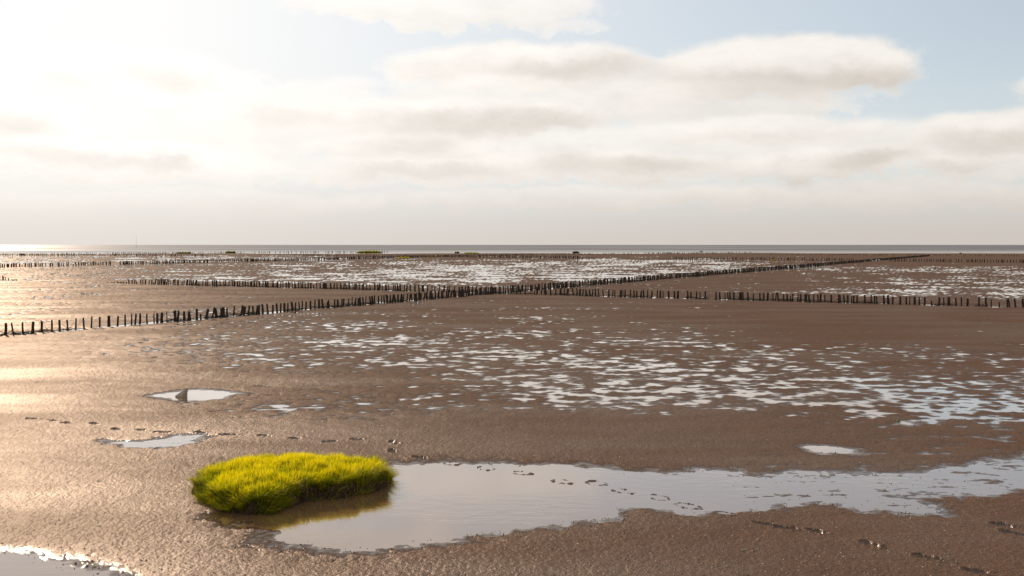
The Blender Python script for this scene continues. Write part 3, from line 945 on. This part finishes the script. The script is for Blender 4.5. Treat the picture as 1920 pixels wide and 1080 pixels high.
# ------------------------------------------------------------------ shells, crumbs, weed
def bits(name, spots, mat, flat, label, cat):
    V, Fc = [], []
    for x_, y_, s_ in spots:
        n0 = len(V); z_ = max(ground_z(x_, y_), -.005) + s_ * .15
        a0 = random.random() * 6
        for k in range(5):
            a = a0 + k * 1.2566; r_ = s_ * random.uniform(.6, 1.1)
            V.append((x_ + math.cos(a) * r_, y_ + math.sin(a) * r_, z_ - s_ * .12))
        V.append((x_ + random.uniform(-.2, .2) * s_, y_, z_ + s_ * flat)); V.append((x_, y_, z_ - s_ * .4))
        for k in range(5):
            Fc.append((n0 + k, n0 + (k + 1) % 5, n0 + 5)); Fc.append((n0 + (k + 1) % 5, n0 + k, n0 + 6))
    o = link(name, np_mesh(name, V, Fc, False), mat)
    tag(o, label, cat, kind='stuff')
sp = []
for _ in range(520):
    X_, Y_ = random.uniform(-60, 1980), 1100 - 330 * random.random() ** 1.6
    g_ = gp(X_, Y_)
    if ground_z(g_.x, g_.y) > -.002: sp.append((g_.x, g_.y, random.choice((.007, .008, .010, .012, .016))))
bits('shell_fragments', sp, M_SHELL, .35, 'scattered pale shell fragments on the near mud', 'shells')
sp = []
for _ in range(5200):
    X_, Y_ = random.uniform(-80, 2000), 1100 - 340 * random.random() ** 1.4
    g_ = gp(X_, Y_); z_ = ground_z(g_.x, g_.y)
    if z_ < -.012: continue
    lim = .012 if z_ < .03 else .009
    sp.append((g_.x, g_.y, random.uniform(.006, lim * 1.6)))
for X_, Y_ in TRAIL:
    c_ = gp(X_, Y_)
    for _ in range(9 if ground_z(c_.x, c_.y + .5) > 0 else 2):
        sp.append((c_.x + random.gauss(0, .17), c_.y + random.gauss(0, .14), random.uniform(.006, .016)))
for _ in range(16):
    c_ = gp(random.gauss(158, 16), random.gauss(1056, 2.5)); sp.append((c_.x, c_.y, random.uniform(.010, .03)))
bits('mud_crumbs', sp, M_CRUMB, .8, 'crumbs of mud scattered over the near flat and round the boot marks', 'mud crumbs')

def weed(X, Y, s_, label):
    c_ = gp(X, Y); z0 = max(ground_z(c_.x, c_.y), 0)
    bm = bmesh.new(); r = random.Random(int(X))
    for k in range(14):
        a = r.random() * 6.28; L = s_ * r.uniform(.5, 1.1); b0 = Vector((r.gauss(0, s_ * .3), r.gauss(0, s_ * .2), .004))
        d_ = Vector((math.cos(a), math.sin(a), 0)); sd_ = Vector((-d_.y, d_.x, 0)) * s_ * .12
        prev = None
        for t in (0, .33, .66, 1):
            c2 = b0 + d_ * L * t + Vector((0, 0, s_ * .35 * math.sin(t * 3.1) * r.random()))
            w = 1 - .7 * t
            pr = (bm.verts.new(c2 - sd_ * w), bm.verts.new(c2 + sd_ * w))
            if prev: bm.faces.new((prev[0], prev[1], pr[1], pr[0]))
            prev = pr
    o = link('seaweed_scrap', bm_mesh('seaweed_scrap', bm), M_WEED, loc=(c_.x, c_.y, z0))
    tag(o, label, 'seaweed')
weed(1683, 790, .10, 'yellow green seaweed scrap on bare mud by the broad wet patch')
weed(1392, 1035, .05, 'tiny olive seaweed scrap near the boot marks below the pool')
weed(184, 906, .06, 'small olive seaweed scrap on the glistening mud beside the tussock')
weed(184, 990, .055, 'small dull seaweed scrap between the tussock and the corner puddle')
weed(176, 1063, .05, 'yellowish seaweed scrap on the crumbly rim of the corner puddle')

# ------------------------------------------------------------------ gulls
def loft(bm, rings, sides=10):
    prev = None
    first_ = None
    for x_, z_, ry, rz in rings:
        ring = [bm.verts.new((x_, math.cos(2 * math.pi * s_ / sides) * ry, z_ + math.sin(2 * math.pi * s_ / sides) * rz)) for s_ in range(sides)]
        if prev:
            for s_ in range(sides): bm.faces.new((prev[s_], prev[(s_ + 1) % sides], ring[(s_ + 1) % sides], ring[s_]))
        else: first_ = ring
        prev = ring
    bm.faces.new(first_[::-1]); bm.faces.new(prev)

def gull(flying):
    e = bpy.data.objects.new('gull', None); col.objects.link(e)
    bm = bmesh.new()
    up = 0 if flying else .10
    if flying:
        loft(bm, [(-.24, .02, .05, .008), (-.17, .01, .035, .02), (-.08, 0, .062, .055), (.04, 0, .07, .066), (.13, .015, .05, .05), (.18, .03, .042, .045), (.225, .03, .034, .036), (.25, .025, .012, .014)])
    else:
        loft(bm, [(-.24, up + .03, .04, .008), (-.17, up + .05, .04, .025), (-.07, up + .075, .068, .062), (.05, up + .10, .072, .072), (.11, up + .14, .052, .055),
                  (.135, up + .19, .038, .045), (.15, up + .225, .038, .04), (.185, up + .228, .030, .030), (.205, up + .222, .012, .012)])
    link('body', bm_mesh('body', bm, True), M_WHITE, e)
    hx, hzz = (.25, .022) if flying else (.205, up + .22)
    bm = bmesh.new(); loft(bm, [(hx - .01, hzz, .010, .011), (hx + .03, hzz - .004, .006, .008), (hx + .05, hzz - .012, .002, .003)], 6)
    link('beak', bm_mesh('beak', bm, True), M_BEAK, e)
    for s_ in (-1, 1):
        bm = bmesh.new()
        if flying:
            sec = [(0.06, .05, .02, .15, .018), (.03, .25, .10, .16, .012), (.05, .38, .12, .13, .010), (-.03, .58, .08, .08, .006), (-.10, .70, .05, .02, .003)]
            prev = None
            for xl, yy, z_, ch, th in sec:
                ring = [bm.verts.new((xl + .02, s_ * yy, z_)), bm.verts.new((xl - ch * .4, s_ * yy, z_ + th)), bm.verts.new((xl - ch, s_ * yy, z_)), bm.verts.new((xl - ch * .4, s_ * yy, z_ - th * .4))]
                if prev:
                    for j in range(4): bm.faces.new((prev[j], prev[(j + 1) % 4], ring[(j + 1) % 4], ring[j]))
                else: bm.faces.new(ring)
                prev = ring
            bm.faces.new(prev[::-1])
        else:
            loft(bm, [(.09, up + .115, .006, .02), (.03, up + .115, .014, .05), (-.08, up + .095, .014, .045), (-.2, up + .06, .010, .02), (-.30, up + .04, .003, .005)], 8)
            for v in bm.verts: v.co.y += s_ * (.064 if v.co.x > -.15 else .03)
        link('wing', bm_mesh('wing', bm, True), M_GREY, e)
        if not flying:
            bm = bmesh.new()
            for r_, z0, z1 in ((.006, 0, up + .04),):
                bmesh.ops.create_cone(bm, cap_ends=True, segments=6, radius1=r_, radius2=r_, depth=z1 - z0, matrix=Matrix.Translation((0, s_ * .025, (z0 + z1) / 2)))
            vs = [bm.verts.new(c_) for c_ in ((-.01, s_ * .025, .004), (.05, s_ * .025 - .022, .004), (.055, s_ * .025, .006), (.05, s_ * .025 + .022, .004), (.02, s_ * .025, .012))]
            bm.faces.new(vs[:4]); bm.faces.new((vs[0], vs[1], vs[4])); bm.faces.new((vs[1], vs[2], vs[4])); bm.faces.new((vs[2], vs[3], vs[4])); bm.faces.new((vs[3], vs[0], vs[4]))
            link('leg', bm_mesh('leg', bm), M_BEAK, e)
    return e
def copy_tree(o):
    c_ = o.copy(); col.objects.link(c_)
    for ch in o.children:
        k_ = ch.copy(); col.objects.link(k_); k_.parent = c_
    return c_
G0 = gull(False); G1 = gull(True)
def onrow(X):
    k_ = (X - 960) / F
    tpar = (k_ * A0.y - A0.x) / (vx[0] - k_ * vx[1])
    return A0.x + vx[0] * tpar, A0.y + vx[1] * tpar
def stand(o, x_, y_, z_, rot, sc, label):
    o.location = (x_, y_, z_); o.rotation_euler = (0, 0, rot); o.scale = (sc * 1.3,) * 3
    tag(o, label, 'gull', 'gulls by the long post row')
gx_, gy_ = onrow(1385.5)
recs_p = min((r_ for r_ in recs if r_[6] == 'A' and id(r_) not in keyset), key=lambda r_: abs(r_[7] - 1385.5))
stand(G0, recs_p[0], recs_p[1], recs_p[2] - .01, .4, 1.15, 'white gull perched alone on top of a post in the long row')
recs_p = min((r_ for r_ in recs if r_[6] == 'A' and id(r_) not in keyset), key=lambda r_: abs(r_[7] - 1493))
g_ = gp(1493, 503.6); c_ = copy_tree(G0); stand(c_, recs_p[0] - .2, recs_p[1] - 1.5, ground_z(recs_p[0] - .2, recs_p[1] - 1.5), 2.6, 1.15, 'white gull standing close against the posts of the long row')
g_ = gp(1494.5, 508); c_ = copy_tree(G0); stand(c_, g_.x, g_.y, ground_z(g_.x, g_.y), -.5, 1.1, 'white gull on open mud just in front of another gull')
g_ = gp(1525, 503.5); c_ = copy_tree(G0); stand(c_, g_.x, g_.y, ground_z(g_.x, g_.y), 3.4, 1.15, 'white gull by itself on the mud at the foot of the long row')
for i, (X_, Y_) in enumerate(((1643, 491), (1649, 490.6), (1636.5, 491.4))):
    g_ = gp(X_, Y_); c_ = copy_tree(G0)
    stand(c_, g_.x, g_.y, ground_z(g_.x, g_.y), 1.0 + i, 1.3, 'white gull in the close group by the gap in the long row')
d_ = 165.0
stand(G1, (1650 - 960) / F * d_, d_, H + (HZ - 502.3) / F * d_, .35, 1.0, 'white gull flying low over the mud with spread wings')
c_ = copy_tree(G1); d_ = 420.0
stand(c_, (1629 - 960) / F * d_, d_, H + (HZ - 419.5) / F * d_, 1.1, 1.0, 'distant gull in the sky above the sea')

# ------------------------------------------------------------------ far out: beacon mast, dark lumps at the tide edge
d_ = 1500.0
e = bpy.data.objects.new('beacon_mast', None); col.objects.link(e); e.location = ((255.5 - 960) / F * d_, d_, 0)
tag(e, 'thin beacon mast rising from the sea on the horizon', 'mast')
bm = bmesh.new(); bmesh.ops.create_cone(bm, cap_ends=True, segments=10, radius1=.17, radius2=.09, depth=18, matrix=Matrix.Translation((0, 0, 8)))
link('pole', bm_mesh('pole', bm), M_HAZED_METAL, e)
bm = bmesh.new()
for z_ in (9.5, 14.5):
    bmesh.ops.create_cone(bm, cap_ends=True, segments=10, radius1=.35, radius2=.35, depth=.15, matrix=Matrix.Translation((0, 0, z_)))
link('crosstree', bm_mesh('crosstree', bm), M_HAZED_METAL, e)
bm = bmesh.new(); bmesh.ops.create_cone(bm, cap_ends=True, segments=12, radius1=.5, radius2=.4, depth=2, matrix=Matrix.Translation((0, 0, .3)))
link('base', bm_mesh('base', bm), M_HAZED_METAL, e)
def lump(X, Y, wpx, hpx, label):
    p = gp(X, Y); s_ = p.y / F
    bm = bmesh.new(); bmesh.ops.create_icosphere(bm, subdivisions=3, radius=1)
    for v in bm.verts:
        k_ = 1 + .22 * float(pn(np.array([v.co.x * 1.7 + X]), np.array([v.co.y * 1.7 + v.co.z * 2]), 95)[0])
        v.co = Vector((v.co.x * k_ * wpx * s_ / 2, v.co.y * wpx * s_ * .4, v.co.z * k_ * hpx * s_))
    o = link('boulder', bm_mesh('boulder', bm), M_DARKROCK, loc=(p.x, p.y, 0))
    tag(o, label, 'boulder')
lump(1315, 472.4, 6, 1.8, 'low dark boulder lying flat in the water past the far posts')
lump(1801, 476, 5, 2.4, 'dark rounded boulder in the white shallows past the end of the long row')
